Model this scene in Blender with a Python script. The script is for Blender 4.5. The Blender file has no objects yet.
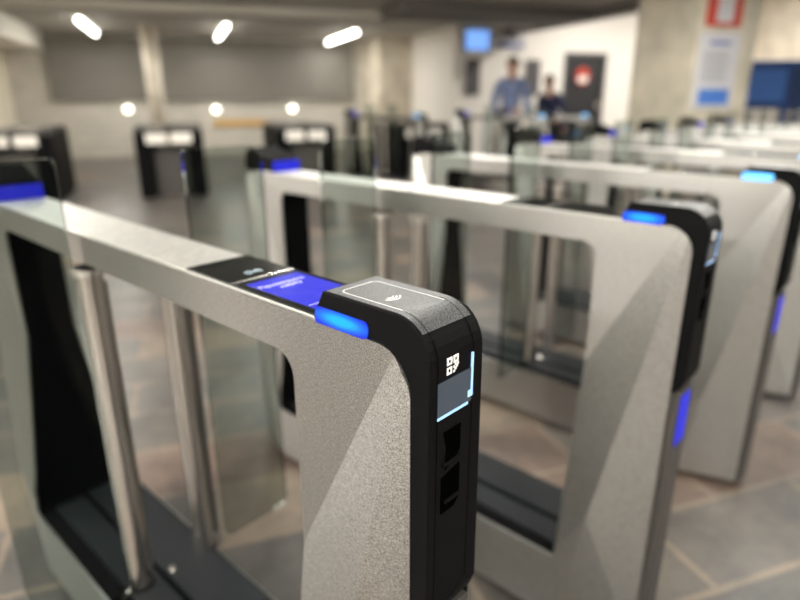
import bpy, bmesh, math, random
from mathutils import Vector, Matrix
random.seed(7)
D = bpy.data; S = bpy.context.scene; PI = math.pi
COL = S.collection
# ------------------------------------------------------------------ camera
EYE = 1.2218
cd = D.cameras.new('camera'); cam = D.objects.new('camera', cd); COL.objects.link(cam); S.camera = cam
cam.location = (0, 0, EYE); cam.rotation_euler = (PI/2-0.325, 0.0016, -math.radians(19.5))
cd.sensor_width = 36; cd.lens = 602/800*36; cd.clip_start = 0.02; cd.clip_end = 100
cd.dof.use_dof = True; cd.dof.focus_distance = 0.56; cd.dof.aperture_fstop = 2.5
# ------------------------------------------------------------------ world, exposure
w = D.worlds.new('world'); S.world = w; w.use_nodes = True
w.node_tree.nodes['Background'].inputs[0].default_value = (1, .96, .9, 1)
w.node_tree.nodes['Background'].inputs[1].default_value = 0.05
S.view_settings.view_transform = 'Standard'; S.view_settings.look = 'None'
S.view_settings.exposure = 0.0; S.view_settings.gamma = 1; S.view_settings.use_curve_mapping = False
LAMP_W = 40
# ------------------------------------------------------------------ materials
def mat(name, col, rough=.5, metal=0, spec=.5, emit=None, es=0, trans=0, alpha=1, ior=1.45):
    m = D.materials.new(name); m.use_nodes = True; b = m.node_tree.nodes['Principled BSDF']
    b.inputs['Base Color'].default_value = (*col, 1); b.inputs['Roughness'].default_value = rough
    b.inputs['Metallic'].default_value = metal; b.inputs['Specular IOR Level'].default_value = spec
    b.inputs['Transmission Weight'].default_value = trans; b.inputs['IOR'].default_value = ior
    if emit: b.inputs['Emission Color'].default_value = (*emit, 1); b.inputs['Emission Strength'].default_value = es
    return m
def nodes(m): return m.node_tree.nodes, m.node_tree.links, m.node_tree.nodes['Principled BSDF']
def noise_col(m, scale, c1, c2, vec=(1, 1, 1), detail=4, bump=0, rough=None, lo=.35, hi=.65, dist=.002):
    N, L, b = nodes(m)
    tc = N.new('ShaderNodeTexCoord'); mp = N.new('ShaderNodeMapping'); mp.inputs['Scale'].default_value = vec
    n = N.new('ShaderNodeTexNoise'); n.inputs['Scale'].default_value = scale; n.inputs['Detail'].default_value = detail
    r = N.new('ShaderNodeValToRGB'); r.color_ramp.elements[0].position = lo; r.color_ramp.elements[1].position = hi
    r.color_ramp.elements[0].color = (*c1, 1); r.color_ramp.elements[1].color = (*c2, 1)
    L.new(tc.outputs['Object'], mp.inputs[0]); L.new(mp.outputs[0], n.inputs[0]); L.new(n.outputs[0], r.inputs[0]); L.new(r.outputs[0], b.inputs['Base Color'])
    if bump:
        bp = N.new('ShaderNodeBump'); bp.inputs['Strength'].default_value = bump; bp.inputs['Distance'].default_value = dist
        L.new(n.outputs[0], bp.inputs['Height']); L.new(bp.outputs[0], b.inputs['Normal'])
    if rough:
        mr = N.new('ShaderNodeMapRange'); mr.inputs[3].default_value = rough[0]; mr.inputs[4].default_value = rough[1]
        L.new(n.outputs[0], mr.inputs[0]); L.new(mr.outputs[0], b.inputs['Roughness'])
    return m
steel = noise_col(mat('brushed_steel', (.6, .57, .53), .34, 1), 60, (.31, .305, .29), (.47, .465, .45), (1, 2, 30), 6, .04, (.24, .36), dist=.0002)
def grain():   # fine sparkle of the satin finish on top of the brushing
    N, L, b = nodes(steel)
    old = [n for n in N if n.type == 'BUMP'][0]
    tc = N.new('ShaderNodeTexCoord'); n = N.new('ShaderNodeTexNoise'); n.inputs['Scale'].default_value = 900; n.inputs['Detail'].default_value = 1
    bp = N.new('ShaderNodeBump'); bp.inputs['Strength'].default_value = .12; bp.inputs['Distance'].default_value = .0002
    L.new(tc.outputs['Object'], n.inputs[0]); L.new(n.outputs[0], bp.inputs['Height']); L.new(old.outputs[0], bp.inputs['Normal']); L.new(bp.outputs[0], b.inputs['Normal'])
    ramp = [q for q in N if q.type == 'VALTORGB'][0]; n2 = N.new('ShaderNodeTexNoise'); n2.inputs['Scale'].default_value = 620; n2.inputs['Detail'].default_value = 2
    mr = N.new('ShaderNodeMapRange'); mr.inputs[1].default_value = .3; mr.inputs[2].default_value = .7; mr.inputs[3].default_value = .5; mr.inputs[4].default_value = 1.45
    mx = N.new('ShaderNodeVectorMath'); mx.operation = 'SCALE'
    L.new(tc.outputs['Object'], n2.inputs[0]); L.new(n2.outputs[0], mr.inputs[0]); L.new(ramp.outputs[0], mx.inputs[0]); L.new(mr.outputs[0], mx.inputs['Scale']); L.new(mx.outputs[0], b.inputs['Base Color'])
grain()
def brushed():           # the brushing runs along each turnstile
    N, L, b = nodes(steel); cv = N.new('ShaderNodeCombineXYZ'); cv.inputs[1].default_value = 1
    vt = N.new('ShaderNodeVectorTransform'); vt.vector_type = 'VECTOR'; vt.convert_from = 'OBJECT'; vt.convert_to = 'WORLD'
    L.new(cv.outputs[0], vt.inputs[0]); L.new(vt.outputs[0], b.inputs['Tangent']); b.inputs['Anisotropic'].default_value = .75; b.inputs['Anisotropic Rotation'].default_value = .25
brushed()
lit_steel = noise_col(mat('lit_steel_top', (.8, .8, .78), .5, 1), 60, (.70, .70, .67), (.84, .83, .80), (1, 2, 30), 4, 0, (.42, .55))  # lighter copy of the steel: overhead light put into the top strip's colour
tube_steel = mat('tube_steel', (.55, .52, .49), .25, 1)
bright_steel = mat('bright_steel', (.8, .79, .77), .25, 1)
black = noise_col(mat('black_plastic', (.01, .01, .011), .5, 0, .05), 1500, (.002, .002, .0022), (.006, .006, .0065), bump=.4, detail=1, dist=.0003)
lit_cap = noise_col(mat('lit_textured_plastic', (.1, .1, .1), .42, 0, .5), 1100, (.006, .006, .007), (.115, .12, .124), bump=.5, detail=1, dist=.0003, lo=.42, hi=.6)  # the head's black plastic, greyed where light from above falls on it
matt_black = mat('matt_black', (.003, .003, .0035), .7, 0, .06)
seam_m = mat('seam_black', (.0008, .0008, .0008), .9, 0, 0)
pan_m = mat('dark_grey_pan', (.012, .014, .016), .5, 0, .2)
white_print = mat('white_print', (.85, .85, .85), .5)
led_cyan = mat('led_cyan', (.0, .01, .03), .3, emit=(0, .1, 1), es=1.5)
def led_nodes():         # diffuser that is brightest over its row of diodes
    N, L, b = nodes(led_cyan); tc = N.new('ShaderNodeTexCoord'); sp = N.new('ShaderNodeSeparateXYZ'); L.new(tc.outputs['Object'], sp.inputs[0])
    def lin(src, c, w):
        a = N.new('ShaderNodeMath'); a.operation = 'SUBTRACT'; a.inputs[1].default_value = c; L.new(src, a.inputs[0])
        d = N.new('ShaderNodeMath'); d.operation = 'DIVIDE'; d.inputs[1].default_value = w; L.new(a.outputs[0], d.inputs[0])
        p = N.new('ShaderNodeMath'); p.operation = 'POWER'; p.inputs[1].default_value = 2; L.new(d.outputs[0], p.inputs[0]); return p.outputs[0]
    ab = N.new('ShaderNodeMath'); ab.operation = 'ADD'; L.new(lin(sp.outputs[1], .434, .045), ab.inputs[0]); L.new(lin(sp.outputs[2], 1.0045, .0105), ab.inputs[1])
    r = N.new('ShaderNodeValToRGB'); e = r.color_ramp.elements; e[0].position = .1; e[0].color = (0, .36, 1, 1); e[1].position = 1; e[1].color = (.0, .015, .55, 1)
    m_ = r.color_ramp.elements.new(.45); m_.color = (0, .13, .95, 1)
    L.new(ab.outputs[0], r.inputs[0]); L.new(r.outputs[0], b.inputs['Emission Color'])
led_nodes()
led_pale = mat('led_pale', (.02, .05, .08), .3, emit=(.12, .5, 1.0), es=2.6)
led_blue = mat('led_blue', (.0, .0, .02), .4, 0, .1, emit=(.035, .04, .85), es=.85)
screen_blue = mat('screen_blue', (.02, .02, .2), .08, emit=(.03, .04, .62), es=.85)
screen_black = mat('screen_black', (.006, .008, .009), .06, 0, .6)
screen_text = mat('screen_text', (.3, .3, .6), .3, emit=(.5, .5, 1), es=.8)
win_glass = mat('scanner_glass', (.03, .04, .055), .08, 0, .8, emit=(.10, .14, .22), es=.12)
win_led = mat('scanner_glow', (.3, .5, .8), .3, emit=(.30, .52, .9), es=.6)
glass = mat('flap_glass', (.56, .62, .59), .01, trans=1, ior=1.2)
# floor of mixed granite slabs
floor_m = mat('granite_floor', (.3, .28, .25), .35)
def floor_nodes():
    N, L, b = nodes(floor_m)
    tc = N.new('ShaderNodeTexCoord'); mp = N.new('ShaderNodeMapping'); mp.inputs['Rotation'].default_value = (0, 0, 0)
    br = N.new('ShaderNodeTexBrick'); br.inputs['Scale'].default_value = 1; br.inputs['Brick Width'].default_value = .6; br.inputs['Row Height'].default_value = .3
    br.inputs['Mortar Size'].default_value = .011; br.inputs['Color1'].default_value = (0, 0, 0, 1); br.inputs['Color2'].default_value = (1, 1, 1, 1); br.inputs['Mortar'].default_value = (.45, .45, .45, 1)
    r = N.new('ShaderNodeValToRGB'); cr = r.color_ramp; cr.interpolation = 'CONSTANT'
    cr.elements[0].position = 0; cr.elements[0].color = (.105, .10, .092, 1); cr.elements[1].position = .8; cr.elements[1].color = (.085, .085, .083, 1)
    for p, c in ((.2, (.12, .118, .113)), (.38, (.20, .17, .14)), (.50, (.115, .11, .105)), (.68, (.145, .112, .096))):
        e = cr.elements.new(p); e.color = (*c, 1)
    n = N.new('ShaderNodeTexNoise'); n.inputs['Scale'].default_value = 3.2; n.inputs['Detail'].default_value = 8; n.inputs['Roughness'].default_value = .75
    r2 = N.new('ShaderNodeValToRGB'); r2.color_ramp.elements[0].position = .3; r2.color_ramp.elements[1].position = .7
    r2.color_ramp.elements[0].color = (.4, .4, .41, 1); r2.color_ramp.elements[1].color = (1.25, 1.15, 1.05, 1)
    mx = N.new('ShaderNodeMix'); mx.data_type = 'RGBA'; mx.blend_type = 'MULTIPLY'; mx.inputs[0].default_value = 1
    L.new(tc.outputs['Object'], mp.inputs[0]); L.new(mp.outputs[0], br.inputs[0]); L.new(br.outputs[0], r.inputs[0])
    L.new(tc.outputs['Object'], n.inputs[0]); L.new(n.outputs[0], r2.inputs[0]); L.new(r.outputs[0], mx.inputs[6]); L.new(r2.outputs[0], mx.inputs[7]); L.new(mx.outputs[2], b.inputs['Base Color'])
floor_nodes()
def tile_mat(name, c1, c2, mortar, bw, rh, rough=.4):
    m = mat(name, c1, rough); N, L, b = nodes(m)
    tc = N.new('ShaderNodeTexCoord'); sp = N.new('ShaderNodeSeparateXYZ'); ad = N.new('ShaderNodeMath'); ad.operation = 'ADD'; cb = N.new('ShaderNodeCombineXYZ')
    br = N.new('ShaderNodeTexBrick'); br.inputs['Scale'].default_value = 1; br.inputs['Brick Width'].default_value = bw; br.inputs['Row Height'].default_value = rh; br.inputs['Mortar Size'].default_value = .006
    for k, c in (('Color1', c1), ('Color2', c2), ('Mortar', mortar)): br.inputs[k].default_value = (*c, 1)
    L.new(tc.outputs['Object'], sp.inputs[0]); L.new(sp.outputs[0], ad.inputs[0]); L.new(sp.outputs[1], ad.inputs[1]); L.new(ad.outputs[0], cb.inputs[0]); L.new(sp.outputs[2], cb.inputs[1])
    L.new(cb.outputs[0], br.inputs[0]); L.new(br.outputs[0], b.inputs['Base Color']); return m
wall_tile = tile_mat('wall_tile', (.60, .56, .49), (.53, .50, .44), (.38, .36, .32), .3, .15)
beige_stone = noise_col(mat('beige_stone', (.6, .54, .44), .5), 3, (.52, .46, .37), (.68, .61, .50), detail=6)
dark_band = noise_col(mat('added_dark_band', (.06, .055, .05), .5), 6, (.03, .028, .026), (.09, .08, .075), detail=6)  # for the unseen bands added to darken the steel's reflections
cream = noise_col(mat('cream_stone', (.7, .6, .5), .5), 3, (.72, .66, .53), (.86, .79, .66), detail=6)
marble = noise_col(mat('column_marble', (.5, .46, .38), .35), 2.2, (.36, .34, .27), (.62, .56, .45), detail=8, lo=.3, hi=.7)
plaster = mat('white_plaster', (.78, .74, .68), .7)
ceil_m = mat('ceiling_grey', (.40, .38, .34), .8)
ceil_w = mat('ceiling_white', (.8, .77, .70), .8)
dark_duct = mat('dark_duct', (.13, .12, .11), .7)
shutter_m = mat('shutter_slats', (.20, .185, .16), .6)
lamp_em = mat('lamp_diffuser', (1, 1, 1), .5, emit=(1, .97, .88), es=14)
door_m = mat('dark_door', (.02, .02, .022), .5)
blue_m = mat('blue_enamel', (.015, .06, .22), .4)
blue2_m = mat('light_blue_panel', (.05, .16, .50), .4)
paper = mat('notice_paper', (.50, .50, .53), .6)
red_m = mat('red_print', (.45, .05, .03), .6)
yellow_m = mat('yellow_print', (.75, .60, .12), .6)
ink = mat('blue_ink', (.12, .14, .34), .6)
orange_m = mat('orange_paint', (.60, .35, .10), .5)
skin_m = mat('skin', (.50, .30, .22), .6); hair_m = mat('hair', (.04, .025, .015), .7)
jacket_b = mat('blue_jacket', (.16, .20, .34), .8); jacket_d = mat('navy_jacket', (.02, .025, .07), .8); trousers_m = mat('black_trousers', (.015, .015, .018), .8)
# ------------------------------------------------------------------ mesh helpers
def tag(o, label=None, cat=None, group=None, kind=None):
    if label: o['label'] = label
    if cat: o['category'] = cat
    if group: o['group'] = group
    if kind: o['kind'] = kind
    return o
def empty(name, loc=(0, 0, 0), rz=0):
    o = D.objects.new(name, None); COL.objects.link(o); o.location = loc; o.rotation_euler = (0, 0, rz); o.empty_display_size = .1
    return o
def obj(name, bm, m, parent=None, smooth=False, bevel=0, seg=2):
    me = D.meshes.new(name); bmesh.ops.recalc_face_normals(bm, faces=bm.faces); bm.to_mesh(me); bm.free()
    me.materials.append(m); o = D.objects.new(name, me); COL.objects.link(o)
    if parent: o.parent = parent
    if smooth:
        for p in me.polygons: p.use_smooth = True
    if bevel:
        b = o.modifiers.new('bevel', 'BEVEL'); b.width = bevel; b.segments = seg; b.limit_method = 'ANGLE'; b.angle_limit = math.radians(35)
    return o
def box(bm, x0, x1, y0, y1, z0, z1):
    v = [bm.verts.new(p) for p in ((x0, y0, z0), (x1, y0, z0), (x1, y1, z0), (x0, y1, z0), (x0, y0, z1), (x1, y0, z1), (x1, y1, z1), (x0, y1, z1))]
    for f in ((0, 3, 2, 1), (4, 5, 6, 7), (0, 1, 5, 4), (1, 2, 6, 5), (2, 3, 7, 6), (3, 0, 4, 7)): bm.faces.new([v[i] for i in f])
def B(*a):
    bm = bmesh.new()
    for b in (a if isinstance(a[0], tuple) else (a,)): box(bm, *b)
    return bm
def cyl(bm, a, b, r, r2=None, n=16):
    a, b = Vector(a), Vector(b); d = b-a; q = d.to_track_quat('Z', 'Y').to_matrix().to_4x4(); q.translation = (a+b)/2
    bmesh.ops.create_cone(bm, cap_ends=True, segments=n, radius1=r, radius2=r if r2 is None else r2, depth=d.length, matrix=q)
def C(*a, **k):
    bm = bmesh.new(); cyl(bm, *a, **k); return bm
def prism(pts, x0, x1, wfun=None):       # pts in (y,z), extruded along x
    bm = bmesh.new()
    A = [bm.verts.new((x0, y, z)) for y, z in pts]; E = [bm.verts.new((wfun(y, z) if wfun else x1, y, z)) for y, z in pts]
    n = len(pts); bm.faces.new(A); bm.faces.new(E[::-1])
    for i in range(n): bm.faces.new((A[i], E[i], E[(i+1) % n], A[(i+1) % n]))
    return bm
def arc(cx, cy, r, a0, a1, n=6): return [(cx+r*math.cos(math.radians(a0+(a1-a0)*i/n)), cy+r*math.sin(math.radians(a0+(a1-a0)*i/n))) for i in range(n+1)]
def rrect(x0, x1, y0, y1, r, n=4):
    r4 = r if isinstance(r, tuple) else (r,)*4       # bl, br, tr, tl
    return arc(x0+r4[0], y0+r4[0], r4[0], 180, 270, n)+arc(x1-r4[1], y0+r4[1], r4[1], 270, 360, n)+arc(x1-r4[2], y1-r4[2], r4[2], 0, 90, n)+arc(x0+r4[3], y1-r4[3], r4[3], 90, 180, n)
def tube(pts, r, n=6, closed=False):      # small polyline tube
    bm = bmesh.new()
    for i in range(len(pts)-(0 if closed else 1)): cyl(bm, pts[i], pts[(i+1) % len(pts)], r, n=n)
    return bm
def text_mesh(name, s, size, m, parent, M, depth=.0002, align='CENTER'):
    c = D.curves.new(name, 'FONT'); c.body = s; c.size = size; c.extrude = depth; c.align_x = align
    t = D.objects.new(name, c); me = D.meshes.new_from_object(t); D.objects.remove(t)
    me.name = name; me.transform(M); me.materials.clear(); me.materials.append(m); o = D.objects.new(name, me); COL.objects.link(o); o.parent = parent
    return o
# ------------------------------------------------------------------ the hall (world Y runs along the hall, the turnstiles stand at 28 degrees to it)
CZ = 2.45
def struct(name, bm, m, **k): return tag(obj(name, bm, m, **k), kind='structure')
struct('floor', B(-7, 12, -7, 15.2, -.1, 0), floor_m)
struct('ceiling', B((-7, 6.05, -7, 14.8, CZ, CZ+.1), (6.05, 12, -7, 4.6, CZ, CZ+.1)), ceil_m)
struct('ceiling_recess', B(6.05, 12, 4.6, 15.2, 3.3, 3.4), ceil_w).name = 'ceiling_recess'
struct('wall_back', B(-7, 4.2, 14.5, 14.7, 0, CZ), wall_tile)
struct('wall_left', B(-3.25, -3.05, 6.5, 14.5, 0, CZ), cream)
struct('wall_far_left', B(-5.1, -5, -7, 15, .95, CZ), plaster)  # unseen wall, set close and white so the steel facets reflect it
struct('wall_far_left_added_band', B(-5.1, -4.97, -7, 15, 0, .95), dark_band)  # dark band added out of view so the flat steel reflects darker
struct('wall_front_added_band', B(-5, 12, -4.6, -4.47, 0, .95), dark_band)  # same added band on the unseen wall behind the viewer
struct('wall_right', B(11.9, 12, -7, 15.2, 0, 3.4), beige_stone)
struct('wall_front', B(-5, 12, -4.6, -4.5, .95, CZ), plaster)  # unseen wall, moved near to give the steel something bright to reflect
struct('wall_corner', B((4.2, 5.95, 13.2, 14.7, 0, CZ)), beige_stone)
struct('wall_recess', B((5.95, 7.35, 11, 11.2, 0, 3.3), (8.35, 12, 11, 11.2, 0, 3.3), (7.35, 8.35, 11, 11.2, 2.02, 3.3)), plaster)
struct('wall_recess_side', B(4.95, 5.95, 11.0, 13.2, 0, CZ), plaster)
struct('trim_1', B(5.95, 6.35, 4.6, 13, 2.35, 3.3), dark_duct)
struct('trim_2', B(6.35, 12, 4.55, 4.8, 2.35, 3.3), ceil_m)
struct('trim_3', B(-3.05, 5.95, 9.6, 10.0, 2.36, CZ), ceil_w)
struct('trim_4', B(-3.05, -2.35, 6.5, 14.5, 2.12, CZ), ceil_w)
struct('trim_5', B((3.0, 5.95, 8.2, 9.3, 2.30, CZ)), dark_duct)
# dark ribbed roller shutter band over the tiles
bm = bmesh.new()
for i in range(17):
    z = 1.16+i*.072; box(bm, -2.35, 3.95, 14.40, 14.48, z, z+.066); box(bm, -2.35, 3.95, 14.43, 14.48, z+.066, z+.072)
tag(obj('roller_shutter', bm, shutter_m), 'dark grey ribbed roller shutter across the top of the far tiled wall', 'shutter')
p = C((-.33, 12.6, 0), (-.33, 12.6, CZ), .14, n=24)
tag(obj('round_column', p, beige_stone, smooth=True), 'slim pale round column in front of the dark shutter', 'column')
# square marble column with notices
col = empty('square_column', (5.2, 5.4, 0)); tag(col, 'wide marble-clad square column with paper notices on its front', 'column')
obj('shaft', B(0, .82, 0, .95, 0, CZ), marble, col); obj('plinth', B(-.03, .85, -.03, .98, 0, .12), dark_duct, col)
n1 = empty('notice_board', (5.24, 5.385, 0)); tag(n1, 'tall grey paper notice hanging on the front of the marble column', 'notice')
obj('sheet', B(0, .54, -.01, .012, 1.10, 1.86), paper, n1); obj('heading', B(.12, .40, -.014, -.009, 1.74, 1.78), ink, n1)
bm = bmesh.new()
for k in range(9): box(bm, .06, .06+random.uniform(.3, .42), -.013, -.009, 1.66-k*.035, 1.67-k*.035)
obj('text_lines', bm, dark_duct, n1); obj('picture', B(.06, .48, -.013, -.009, 1.14, 1.30), blue2_m, n1)
n2 = empty('poster', (5.28, 5.385, 0)); tag(n2, 'red bordered poster fixed above the grey notice on the marble column', 'poster')
obj('sheet', B(0, .46, -.01, .012, 1.92, 2.3), red_m, n2); obj('panel', B(.12, .34, -.014, -.009, 1.96, 2.26), paper, n2)
# beige pilaster wall details
n3 = empty('yellow_sign', (5.25, 13.19, 0)); tag(n3, 'small yellow notice on the beige wall beside the shutter', 'sign')
obj('panel', B(0, .34, -.02, .005, 1.0, 1.42), yellow_m, n3); obj('symbol', B(.1, .24, -.026, -.019, 1.1, 1.3), plaster, n3)
# doorway and signs of the recess
dr = empty('door_1', (7.4, 11.05, 0)); tag(dr, kind='structure')
obj('door_leaf', B(0, .92, 0, .06, 0, 2.0), door_m, dr); obj('door_handle', B(.8, .86, -.05, 0, 1.0, 1.14), bright_steel, dr)
obj('door_frame', B((-.05, 0, -.06, .1, 0, 2.02), (.92, .97, -.06, .1, 0, 2.02), (-.05, .97, -.06, .1, 2.0, 2.06)), dark_duct, dr)
s = empty('round_sign', (7.82, 11.02, 1.62)); tag(s, 'round red and white warning sign on the dark door', 'sign')
bm = C((0, 0, 0), (0, -.015, 0), .17, n=28); obj('disc', bm, red_m, s); obj('lower_panel', B(-.11, .11, -.02, -.014, -.12, 0), plaster, s)
s = empty('blue_display', (5.15, 10.98, 2.05)); tag(s, 'glowing light blue screen hanging high at the left end of the white recess', 'screen')
obj('casing', B(-.02, .50, -.06, .0, -.02, .36), dark_duct, s); obj('display', B(0, .48, -.066, -.059, 0, .34), mat('display_blue', (.1, .2, .5), .3, emit=(.22, .45, 1), es=1.0), s)
s = empty('wall_sign', (5.78, 10.97, 2.08)); tag(s, 'grey wall sign just right of the glowing blue screen', 'sign')
obj('panel', B(0, .62, -.03, .03, 0, .24), paper, s); obj('strip', B(.03, .59, -.036, -.029, .03, .09), ink, s)
for x_, lab in ((5.2, 'narrow dark wall panel under the glowing blue screen'), (6.5, 'narrow dark wall panel between the standing person and the dark door')):
    s = empty('wall_panel', (x_, 10.98, 1.25)); tag(s, lab, 'panel')
    obj('frame', B((0, .04, -.04, .02, 0, .65), (.24, .28, -.04, .02, 0, .65), (.04, .24, -.04, .02, .61, .65), (.04, .24, -.04, .02, 0, .04)), dark_duct, s); obj('face', B(.04, .24, -.02, .01, .04, .61), mat('panel_face', (.09, .085, .09), .4), s)
# blue vending machine
k = empty('vending_machine', (7.9, 7.15, 0), -.5); tag(k, 'blue vending machine against the right side of the hall', 'machine')
obj('cabinet', B(0, 1.0, 0, .7, 0, 1.72), blue_m, k, bevel=.02); obj('display_window', B(.06, .55, -.01, .0, 1.15, 1.6), blue2_m, k)
obj('tray', B(.06, .5, -.02, .0, .8, 1.05), plaster, k); obj('side_stripe', B(.62, .94, -.01, 0, .3, 1.6), mat('deep_blue', (.01, .04, .14), .4), k)
k2 = empty('vending_machine', (8.95, 6.5, 0), -.5); tag(k2, 'dark blue machine at the far right edge of the hall', 'machine')
obj('cabinet', B(0, 1.0, 0, .7, 0, 1.72), blue_m, k2, bevel=.02); obj('display_window', B(.06, .6, -.01, .0, 1.0, 1.6), mat('deep_blue_panel', (.02, .07, .2), .4), k2)
# ------------------------------------------------------------------ lamps
def lamp(x, y, L=2.3, label=None, light=True, z=2.36, e=LAMP_W):
    t = empty('ceiling_lamp', (x, y, z)); tag(t, label, 'lamp', 'strip lamps hanging under the ceiling')
    obj('housing', B(-.07, .07, -L/2-.03, L/2+.03, .035, CZ-z if CZ-z > .06 else .07), plaster, t)
    bm = bmesh.new(); cyl(bm, (0, -L/2, 0), (0, L/2, 0), .032, n=16); obj('diffuser', bm, lamp_em, t, smooth=True)
    if light:
        l = D.lights.new('lamp_light', 'AREA'); l.shape = 'RECTANGLE'; l.size = .12; l.size_y = L; l.energy = e; l.color = (1, .975, .91)
        lo = D.objects.new('lamp_light', l); COL.objects.link(lo); lo.parent = t; lo.location = (0, 0, -.055)
lamp(-1.28, 12.4, label='left one of the three glowing strip lamps before the shutter')
lamp(.95, 12.6, label='middle one of the three glowing strip lamps before the shutter')
lamp(3.3, 12.9, label='right one of the three glowing strip lamps before the shutter')
for yy in (7.0, 2.2, -1.0):
    for i, xx in enumerate((-3.9, -1.28, .95, 3.3, 5.4, 9.0)):
        if yy == 7.0 and i > 2: continue
        lamp(xx, yy, L=1.2 if yy > 6 else 2.3, label='ceiling strip lamp overhead, nearer than the three lamps before the shutter')
for xx, yy in ((2.9, 5.8), (4.7, 4.0)):
    lamp(xx, yy, L=1.2, label='ceiling strip lamp above the far part of the turnstile row')
for xx in (-1.6, .9):  # added lamps, unseen, brightening the wall that the steel reflects
    lamp(xx, -3.6, L=1.2, e=110, label='added unseen strip lamp brightening the white wall behind the viewer')
for yy in (4.4, .4, -3):  # strong unseen lamps added so the left wall shows bright in the steel
    lamp(-4.5, yy, L=1.6, e=260, label='added strip lamp brightening the white left wall, out of the picture')
for xx, yy in ((7.6, 8.6), (10.2, 8.6)):
    t = empty('recess_lamp', (xx, yy, 3.2)); tag(t, 'bright strip lamp high in the white recess, %s' % ('nearer the dark door' if xx < 9 else 'further right behind the marble column'), 'lamp')
    obj('housing', B(-.07, .07, -1.2, 1.2, .035, .1), plaster, t); obj('diffuser', C((0, -1.15, 0), (0, 1.15, 0), .045), lamp_em, t, smooth=True)
    l = D.lights.new('lamp_light', 'AREA'); l.shape = 'RECTANGLE'; l.size = .12; l.size_y = 2.3; l.energy = 130; l.color = (1, .96, .9)
    lo = D.objects.new('lamp_light', l); COL.objects.link(lo); lo.parent = t; lo.location = (0, 0, -.055)
for x_, z_, who in ((-.96, .99, 'left of the pale round column'), (.82, .97, 'the middle one'), (2.5, .98, 'nearest the beige wall')):
    t = empty('wall_lamp', (x_, 14.5, z_)); tag(t, 'round white glowing wall lamp under the shutter, '+who, 'lamp', 'round wall lamps under the shutter')
    bm = bmesh.new(); bmesh.ops.create_uvsphere(bm, u_segments=20, v_segments=12, radius=.07, matrix=Matrix.Translation((0, -.1, 0))); obj('globe', bm, mat('wall_lamp_glow', (1, 1, 1), .5, emit=(1, .97, .85), es=4.5), t, smooth=True)
    obj('bracket', C((0, 0, 0), (0, -.05, 0), .08), bright_steel, t)
bm = B(.75, 1.9, 14.46, 14.5, .62, .74); tag(obj('orange_stripe_sign', bm, orange_m), 'long orange strip on the tiled wall behind the barriers', 'sign')
# ------------------------------------------------------------------ turnstiles
YAW = math.radians(28.04); W = .111; YM = 1.045
def crease(y, z, full):
    y = min(y, 2*YM-y)
    if y < .335: y = .335
    k1 = .5*(y-.335)
    s = ((z-.99)*(-.155)+(y-.36)*(-.30))/.3377          # distance under the diagonal fold
    k2 = .28*s
    return max(0, min(k1, k2, full)) if y < .52 else max(0, min(full, k2 if z > .3 else full))
def side_sheet(x, sgn, full):
    bm = bmesh.new()
    def loop(pts):
        v = [bm.verts.new((0, a, b)) for a, b in pts]; return [bm.edges.new((v[i], v[(i+1) % len(v)])) for i in range(len(v))]
    e = loop(rrect(.338, 2*YM-.338, .025, .995, (.005, .005, .045, .045), 6)) + loop(rrect(.52, 2*YM-.52, .2, .942, (.008, .008, .03, .03), 5))
    bmesh.ops.triangle_fill(bm, use_beauty=True, edges=e, normal=(1, 0, 0))
    ny, nz = -.30/.3377, -.155/.3377
    k1 = .5
    def cut(co, no): bmesh.ops.bisect_plane(bm, geom=bm.verts[:]+bm.edges[:]+bm.faces[:], plane_co=co, plane_no=no, dist=1e-6)
    for m in (1, -1):
        P = lambda y, z: (0, y if m == 1 else 2*YM-y, z)
        cut(P(.36, .99), (0, ny*m, nz))
        # plane where k1*(y-.335) = .28*s
        a = .28*ny-k1; b = .28*nz; c = .28*(-.36*ny-.99*nz)+k1*.335     # a*y+b*z+c=0
        z0 = -(a*.4+c)/b; cut(P(.4, z0), (0, a*m, b))
        cut(P(.519, .5), (0, 1, 0))
        # plane s = full/.30
        s0 = full/.28; cut(P(.36+ny*s0, .99+nz*s0), (0, ny*m, nz))
    for v in bm.verts: v.co.x = sgn*crease(v.co.y, v.co.z, full)
    fs = bm.faces[:]
    r = bmesh.ops.extrude_face_region(bm, geom=fs)
    for g in r['geom']:
        if isinstance(g, bmesh.types.BMVert): g.co.x -= sgn*.006
    for v in bm.verts: v.co.x += x
    bmesh.ops.dissolve_limit(bm, angle_limit=.002, verts=bm.verts[:], edges=bm.edges[:])
    return bm
HEAD = [(.478, 1.0), (.462, 1.031)] + [(.36, 1.031)] + arc(.36, .986, .045, 90, 180, 8)[1:] + [(.315, .70), (.321, .682), (.335, .665), (.345, .665)] + [(.345, .95)] + arc(.387, .955, .042, 180, 90, 6)[1:] + [(.478, .9975)]
def head_w(y, z): return .087 if z < .97 else (.079 if y > .34 else .083)
MESH = {}
def part(name, mk, m, parent, key=None, **k):
    key = key or name
    if key in MESH:
        o = D.objects.new(name, MESH[key][0]); COL.objects.link(o); o.parent = parent
        if k.get('bevel'):
            b = o.modifiers.new('bevel', 'BEVEL'); b.width = k['bevel']; b.segments = k.get('seg', 2); b.limit_method = 'ANGLE'; b.angle_limit = math.radians(35)
        return o
    o = obj(name, mk(), m, parent, **k); MESH[key] = (o.data,); return o
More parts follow.
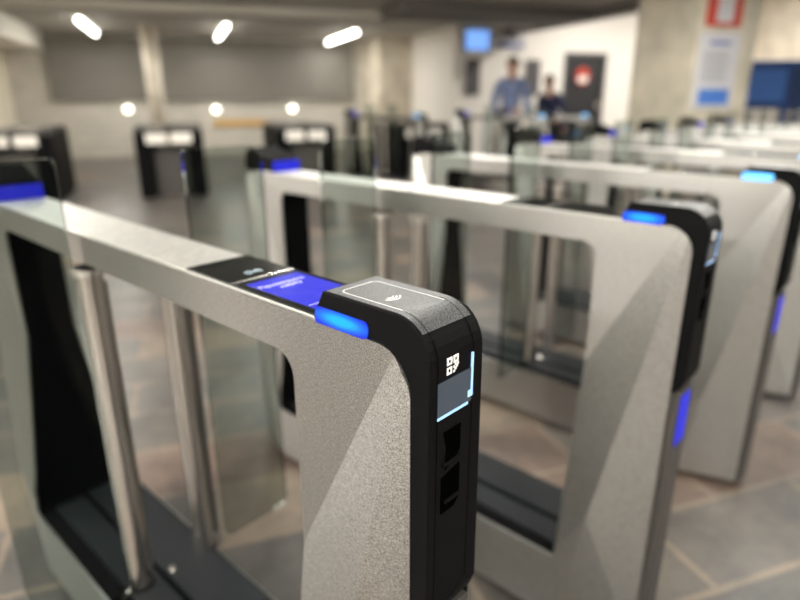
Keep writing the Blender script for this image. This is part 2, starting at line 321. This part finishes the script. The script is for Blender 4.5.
def symbol_bm():         # four little blocks of the scan symbol on the front face
    bm = bmesh.new(); x, z, a, t = .024, .9735, .0075, .002; y0, y1 = .3142, .3152
    for i, j in ((0, 0), (0, 1), (1, 1)):
        X, Z = x+i*(a+.0022), z+j*(a+.0022)
        box(bm, X, X+a, y0, y1, Z, Z+t); box(bm, X, X+a, y0, y1, Z+a-t, Z+a); box(bm, X, X+t, y0, y1, Z+t, Z+a-t); box(bm, X+a-t, X+a, y0, y1, Z+t, Z+a-t)
    X, Z = x+a+.0022, z
    for (u, v) in ((0, 2), (1, 1), (2, 2), (0, 0), (2.6, 3), (1, 3)): box(bm, X+u*.0022, X+u*.0022+.0024, y0, y1, Z+v*.0022, Z+v*.0022+.0024)
    return bm
def wave_bm():
    bm = bmesh.new(); cx, cy, z = .036, .395, 1.0317
    for r, wd in ((.0035, .0013), (.0072, .0013), (.011, .0013)):
        pts = arc(cx-.004, cy+.002, r, -155, -25, 8); q = arc(cx-.004, cy+.002, r+wd*1.3, -155, -25, 8)
        # symbol opens towards the passenger's left
        for i in range(8):
            v = [bm.verts.new((a, b, z)) for a, b in (pts[i], pts[i+1], q[i+1], q[i])]; f = bm.faces.new(v)
    return bm
def outline_bm():
    z0, z1 = 1.0308, 1.0317; bm = bmesh.new(); x0, x1, ya, yb, r, t = .010, .063, .350, .447, .009, .0013
    o = [(x0, ya)]+arc(x0+r, yb-r, r, 180, 90, 5)+arc(x1-r, yb-r, r, 90, 0, 5)+[(x1, ya)]
    i = [(x0+t, ya)]+arc(x0+r, yb-r, r-t, 180, 90, 5)+arc(x1-r, yb-r, r-t, 90, 0, 5)+[(x1-t, ya)]
    for k in range(len(o)-1): bm.faces.new([bm.verts.new((a, b, z1)) for a, b in (o[k], o[k+1], i[k+1], i[k])])
    return bm
def seam_bm():
    bm = bmesh.new(); path = [(.350, 1.0318)]+[(y, z) for y, z in arc(.36, .986, .0458, 92, 180, 10)]+[(.3148, .71)]
    for x in (.010, .065):
        for (a, b), (c, d) in zip(path, path[1:]):
            bm.faces.new([bm.verts.new(q) for q in ((x, a, b), (x+.0009, a, b), (x+.0009, c, d), (x, c, d))])
    pts = [(.010, .70), (.045, .70), (.058, .712), (.0655, .735)]
    for (a, b), (c, d) in zip(pts, pts[1:]): bm.faces.new([bm.verts.new(q) for q in ((a, .3146, b), (c, .3146, d), (c, .3146, d+.001), (a, .3146, b+.001))])
    return bm
def xz(pts, y0, y1):
    bm = bmesh.new(); A = [bm.verts.new((a, y0, b)) for a, b in pts]; E = [bm.verts.new((a, y1, b)) for a, b in pts]; n = len(pts)
    bm.faces.new(A); bm.faces.new(E[::-1])
    for i in range(n): bm.faces.new((A[i], E[i], E[(i+1) % n], A[(i+1) % n]))
    return bm
def xy_plate():          # textured skin over the rounded shoulder, overhead light put into its grey
    bm = bmesh.new(); path = [(.459, 1.0313), (.36, 1.0313)]+arc(.36, .986, .0453, 90, 136, 7)[1:]
    for (a, b), (c, d) in zip(path, path[1:]):
        w1 = .003; w2 = .0765
        bm.faces.new([bm.verts.new(q) for q in ((w1, a, b), (w2, a, b), (w2, c, d), (w1, c, d))])
    return bm
def led_bm():
    P = rrect(.394, .474, .994, 1.0135, (.009, .003, .009, .006), 4); return prism(P, -.0014, .004)
def scanner_light():
    bm = B((.0105, .058, .3134, .3162, .9305, .9332)); box(bm, .0625, .0652, .3134, .3162, .945, .985); box(bm, .058, .0652, .3134, .3162, .938, .945); return bm
def slot_bm():
    bm = xz([(.021, .913), (.048, .913), (.048, .885), (.040, .878), (.024, .870), (.026, .895)], .3138, .316)
    b2 = xz([(.019, .862), (.048, .868), (.048, .828), (.040, .820), (.019, .820)], .3138, .316)
    me = D.meshes.new('t'); b2.to_mesh(me); bm.from_mesh(me); D.meshes.remove(me); b2.free(); return bm
def liner_bm():          # black reveal lining the opening, following the folded sides
    bm = bmesh.new(); P = rrect(.52, 2*YM-.52, .2, .942, (.008, .008, .03, .03), 5)
    # split the long uprights so the reveal follows the fold
    Q = []
    for i, a in enumerate(P):
        b = P[(i+1) % len(P)]; Q.append(a); L = math.hypot(b[0]-a[0], b[1]-a[1])
        if L > .3:
            n = 12
            for k in range(1, n): Q.append((a[0]+(b[0]-a[0])*k/n, a[1]+(b[1]-a[1])*k/n))
    va = []; vb = []
    for y, z in Q:
        va.append(bm.verts.new((.004-crease(y, z, .06), y, z))); vb.append(bm.verts.new((W-.004+crease(y, z, .075), y, z)))
    for i in range(len(Q)): j = (i+1) % len(Q); bm.faces.new((va[i], va[j], vb[j], vb[i]))
    return bm
def gate(p, label, detail=True, text=False, led='cyan', loc=None, rz=YAW, rear=True):
    if loc is None: loc = (math.cos(YAW)*p, math.sin(YAW)*p, 0)
    # the thing's base is under the middle of the body
    ox, oy = W/2, YM; c, s = math.cos(rz), math.sin(rz)
    base = (loc[0]+c*ox-s*oy, loc[1]+s*ox+c*oy, 0)
    if p and i_first[0]: base = (base[0]+.010*s, base[1]-.010*c, 0)
    i_first[0] = 1
    t = empty('turnstile', base, rz); tag(t, label, 'turnstile', 'row of passenger turnstiles')
    def P(name, mk, m, key=None, parent=None, **k):
        o = part(name, mk, m, parent or t, key, **k)
        if parent is None: o.location = (-ox, -oy, 0)
        return o
    P('side_panel', lambda: side_sheet(0, -1, .06), steel, 'side_l'); P('side_panel', lambda: side_sheet(W, 1, .075), steel, 'side_r')
    P('opening_liner', liner_bm, matt_black)
    P('top_cover', lambda: B(.006, W-.006, .40, 2*YM-.40, .985, .9965), lit_steel)
    P('base_tray', lambda: B((-.018, .05, .53, 1.56, .2, .205), (.062, .175, .53, 1.56, .2, .212)), pan_m)
    P('screw', lambda: C((.075, 1.119, .212), (.075, 1.119, .219), .009, .006, n=20), bright_steel)
    P('front_post', lambda: B(.008, .082, .322, .345, .02, .67), dark_post)
    P('rear_post', lambda: B(W-.082, W-.008, 2*YM-.345, 2*YM-.322, .02, .67), dark_post)
    P('status_light', lambda: B(.02, .07, .3195, .322, .545, .655), led_blue, 'status_light')
    sc = P('display_glass', lambda: B(.006, .104, .475, .757, .9965, .9995), screen_black)
    part('display', lambda: B(.016, .096, .478, .628, .9995, .9998), screen_blue if text else screen_black, sc, 'screen%d' % text)
    part('divider', lambda: B(.006, .104, .643, .648, .9995, 1.0), bright_steel, sc)
    if text:
        for k_, (s_, x_, y_) in enumerate((('Приложите', .052, .598), ('карту', .056, .585))):
            text_mesh('display_text', s_, .0125, screen_text, sc, Matrix.Translation((x_, y_, .9999)))
        part('display_line', lambda: B(.018, .045, .507, .508, .9998, 1.0001), screen_text, sc)
        em = text_mesh('emblem', '(24)', .016, screen_text2, sc, Matrix.Translation((.057, .668, .9999)))
    h = P('reader_head', lambda: prism(HEAD, -.0005, .09, head_w), black, 'reader_head', bevel=.004, seg=3)
    fill_head(h, detail, led)
    # the far end carries the same head turned round, with its own raised display
    h2 = part('reader_head', None, black, t, 'reader_head', bevel=.004, seg=3); h2.rotation_euler = (0, 0, PI); h2.location = (ox, oy, 0)
    fill_head(h2, False, None)
    rd = P('rear_display', lambda: prism([(1.605, .9965), (1.62, 1.035), (1.72, 1.07), (1.755, 1.055), (1.765, .9965)], .004, W-.004), black, bevel=.004)
    part('display', lambda: B(.006, W-.006, 1.600, 1.607, .998, 1.030), led_blue if rear else screen_black, rd, 'rear_screen%d' % rear)
    for i, (x, top, foot) in enumerate(((.012, .925, .165), (.166, .93, .165))):
        po = P('pole', lambda: C((x, 0, foot), (x, 0, top), .024, n=28), tube_steel, 'pole%d' % i)
        po.location = (-ox, 1.137-oy, 0)
        part('collar', lambda: C((x, 0, top-.05), (x, 0, top-.03), .031, n=28) if i else C((x, 0, .917), (x, 0, .929), .030, n=28), bright_steel, po, 'collar%d' % i)
        part('foot', lambda: C((x, 0, foot), (x, 0, .209), .027, n=28), matt_black, po, 'foot%d' % i)
        sg = 1 if i else -1
        part('channel', lambda: B(x+sg*.012, x+sg*.034, -.009, .009, .24, .9) if i else B(x+.014, x+.0265, -.009, .009, .24, .9), dark_post, po, 'channel%d' % i)
        fl = part('glass_flap', lambda: flap_bm(x, sg, .055 if i else .024), glass, t, 'flap%d' % i); fl.location = (-ox, 1.137-oy, 0)
    return t
i_first = [0]
def fill_head(h, detail, led):
    part('lit_cap_top', xy_plate, lit_cap, h)
    if led: part('led_strip', led_bm, led_cyan if led == 'cyan' else led_pale, h, 'led_'+led)
    part('card_outline', outline_bm, white_print, h); part('contactless_symbol', wave_bm, white_print, h)
    if detail:
        part('panel_seam', seam_bm, seam_m, h)
        part('scan_symbol', symbol_bm, white_print, h)
        part('scanner_window', lambda: xz([(.0105, .932), (.064, .932), (.064, .969), (.0105, .969)], .3142, .3165), win_glass, h)
        part('scanner_light', scanner_light, win_led, h)
        part('ticket_slot', slot_bm, seam_m, h)
        part('slot_hood', lambda: B(.020, .048, .3125, .316, .875, .879), black, h); part('slot_hood', lambda: B(.022, .045, .311, .316, .832, .835), black, h, 'slot_hood2')
def flap_bm(x, sg, st):      # toughened glass wing across the lane
    pts = rrect(st, st+.185, .20, 1.125, (.02, .02, .03, .01), 5); bm = bmesh.new()
    A = [bm.verts.new((x+sg*a, -.004, b)) for a, b in pts]; E = [bm.verts.new((x+sg*a, .004, b)) for a, b in pts]; n = len(pts)
    bm.faces.new(A); bm.faces.new(E[::-1])
    for i in range(n): bm.faces.new((A[i], E[i], E[(i+1) % n], A[(i+1) % n]))
    return bm
dark_post = mat('dark_post', (.06, .055, .05), .5, .3)
screen_text2 = mat('screen_text_grey', (.4, .5, .55), .3, emit=(.3, .42, .5), es=.4)
LAB = ['nearest turnstile in sharp focus with black reader head and blue display',
       'second turnstile from the front, blurred, with its steel side right of the sharp one',
       'third turnstile from the front, steel side at the right edge with pale blue light',
       'fourth turnstile, only its top rail showing just behind the third one',
       'fifth turnstile of the row, top rail behind the fourth one',
       'sixth turnstile of the row, blurred rail behind the fifth one',
       'seventh turnstile of the row, blurred rail behind the sixth one',
       'last turnstile of the row, furthest back before the marble column']
PS = [.3846, 1.1471, 1.9822, 2.79, 3.60, 4.41, 5.22, 6.03]
for i, p in enumerate(PS):
    gate(p, LAB[i], text=(i == 0), led='cyan' if i < 2 else 'pale', rear=i not in (2, 5))
# ------------------------------------------------------------------ second bank: wider cabinets seen end-on
def cabinet(x, y, label):
    t = empty('barrier_cabinet', (x, y, 0), 0); tag(t, label, 'ticket barrier', 'wide old ticket barriers')
    for sx in (-1, 1): part('side_housing', lambda: B(sx*.31-.10, sx*.31+.10, 0, 1.3, 0, .84), black, t, 'cab_body%d' % sx, bevel=.03)
    part('centre_box', lambda: B(-.21, .21, .1, 1.2, 0, .60), dark_post, t, 'cab_mid', bevel=.02)
    part('lid', lambda: prism([(-.01, .80), (.05, .87), (1.24, .87), (1.31, .80)], -.40, .40), dark_post, t, 'cab_lid')
    for sx in (-1, 1):
        part('top_plate', lambda: B(sx*.17-.12, sx*.17+.12, .08, 1.2, .87, .88), bright_steel, t, 'cab_top%d' % sx)
        part('reflection_plate', lambda: B(sx*.15-.12, sx*.15+.12, -.03, .0, .68, .80), plaster, t, 'cab_reflection%d' % sx)  # white reflections on the dark front, put in as plates
for x, l in ((-1.85, 'wide dark ticket barrier at the left edge, behind the far end of the sharp turnstile'), (-.13, 'wide dark ticket barrier standing below the pale round column'),
             (1.6, 'wide dark ticket barrier behind the far end of the second turnstile'), (3.3, 'wide dark ticket barrier right of the one behind the second turnstile')):
    cabinet(x, 8.3, l)
# third bank of turnstiles further off
for (px, py, l) in ((3.0, 6.9, 'distant turnstile left of the standing person, beyond the row'), (4.35, 6.2, 'distant turnstile with small blue light below the dark door'), (5.0, 6.25, 'distant turnstile with blue light just left of the marble column')):
    gate(0, l, loc=(px, py, 0), rz=YAW, detail=False, led='pale')
# ------------------------------------------------------------------ people
def person(x, y, rz, label, top, lean=0, hgt=1.72):
    k = hgt/1.75
    root = empty('person', (x, y, 0), rz); tag(root, label, 'person')
    V = [(0, 0, .95, .14), (0, 0, 1.12, .13), (0, 0, 1.32, .15), (0, 0, 1.43, .09), (0, -.005, 1.49, .052), (0, -.01, 1.56, .075), (0, -.012, 1.65, .088), (0, -.005, 1.71, .06),
         (-.09, 0, .90, .09), (-.10, -.02, .50, .06), (-.11, .01, .09, .042), (-.11, -.13, .03, .035),
         (.09, 0, .90, .09), (.10, .01, .50, .06), (.12, .05, .09, .042), (.12, -.09, .03, .035),
         (-.18, 0, 1.40, .06), (-.24, .01, 1.13, .045), (-.20, -.16, .95, .034), (-.19, -.22, .91, .03),
         (.18, 0, 1.40, .06), (.24, .01, 1.13, .045), (.25, -.06, .88, .034), (.25, -.08, .81, .03)]
    E = [(0, 1), (1, 2), (2, 3), (3, 4), (4, 5), (5, 6), (6, 7), (0, 8), (8, 9), (9, 10), (10, 11), (0, 12), (12, 13), (13, 14), (14, 15), (3, 16), (16, 17), (17, 18), (18, 19), (3, 20), (20, 21), (21, 22), (22, 23)]
    def skinned(name, idx, extra, m, sub=2):
        mp = {v: n for n, v in enumerate(idx)}
        me = D.meshes.new(name); me.from_pydata([(V[i][0]*k, (V[i][1]-lean*max(0, V[i][2]-.9))*k, V[i][2]*k) for i in idx], [(mp[a], mp[b]) for a, b in E if a in mp and b in mp], [])
        o = D.objects.new(name, me); COL.objects.link(o); o.parent = root
        md = o.modifiers.new('skin', 'SKIN'); md.use_smooth_shade = True
        for i, v in enumerate(idx): r = (V[v][3]+extra)*k; me.skin_vertices[0].data[i].radius = (r, r*.8 if v in (0, 1, 2) else r); me.skin_vertices[0].data[i].use_root = (i == 0)
        sb = o.modifiers.new('sub', 'SUBSURF'); sb.levels = sb.render_levels = sub
        me.materials.append(m); return o
    skinned('body', list(range(24)), 0, skin_m)
    skinned('jacket', [0, 1, 2, 3, 16, 17, 18, 20, 21, 22], .014, top); skinned('trousers', [0, 8, 9, 10, 12, 13, 14], .016, trousers_m)
    hd = Vector((0, (-.01-lean*.75)*k, 1.65*k))
    bm = bmesh.new(); bmesh.ops.create_uvsphere(bm, u_segments=18, v_segments=12, radius=.105*k, matrix=Matrix.Translation(hd+Vector((0, .018, .025))) @ Matrix.Diagonal((.9, 1, .95, 1))); 
    bmesh.ops.delete(bm, geom=[v for v in bm.verts if v.co.z < hd.z-.05 or (v.co.y < hd.y-.045 and v.co.z < hd.z+.05)], context='VERTS'); obj('hair', bm, hair_m, root, smooth=True)
    bm = bmesh.new(); f = hd+Vector((0, -.088*k, -.02)); bmesh.ops.create_cone(bm, cap_ends=True, segments=8, radius1=.014, radius2=.005, depth=.035, matrix=Matrix.Translation(f)); obj('nose', bm, skin_m, root)
    for sx in (-1, 1):
        bm = bmesh.new(); bmesh.ops.create_uvsphere(bm, u_segments=8, v_segments=6, radius=.011, matrix=Matrix.Translation(hd+Vector((sx*.033, -.078*k, .012)))); obj('eye', bm, hair_m, root)
        bm = bmesh.new(); bmesh.ops.create_uvsphere(bm, u_segments=8, v_segments=6, radius=.024, matrix=Matrix.Translation(hd+Vector((sx*.088*k, .01, 0))) @ Matrix.Diagonal((.4, .7, 1.2, 1))); obj('ear', bm, skin_m, root)
    return root
person(4.68, 8.3, -.5, 'person in a grey-blue jacket and black trousers standing before the white wall', jacket_b, hgt=1.76)
person(5.52, 8.45, -1.0, 'dark-haired person in a dark navy jacket leaning forward beside the dark door', jacket_d, lean=.35, hgt=1.52)
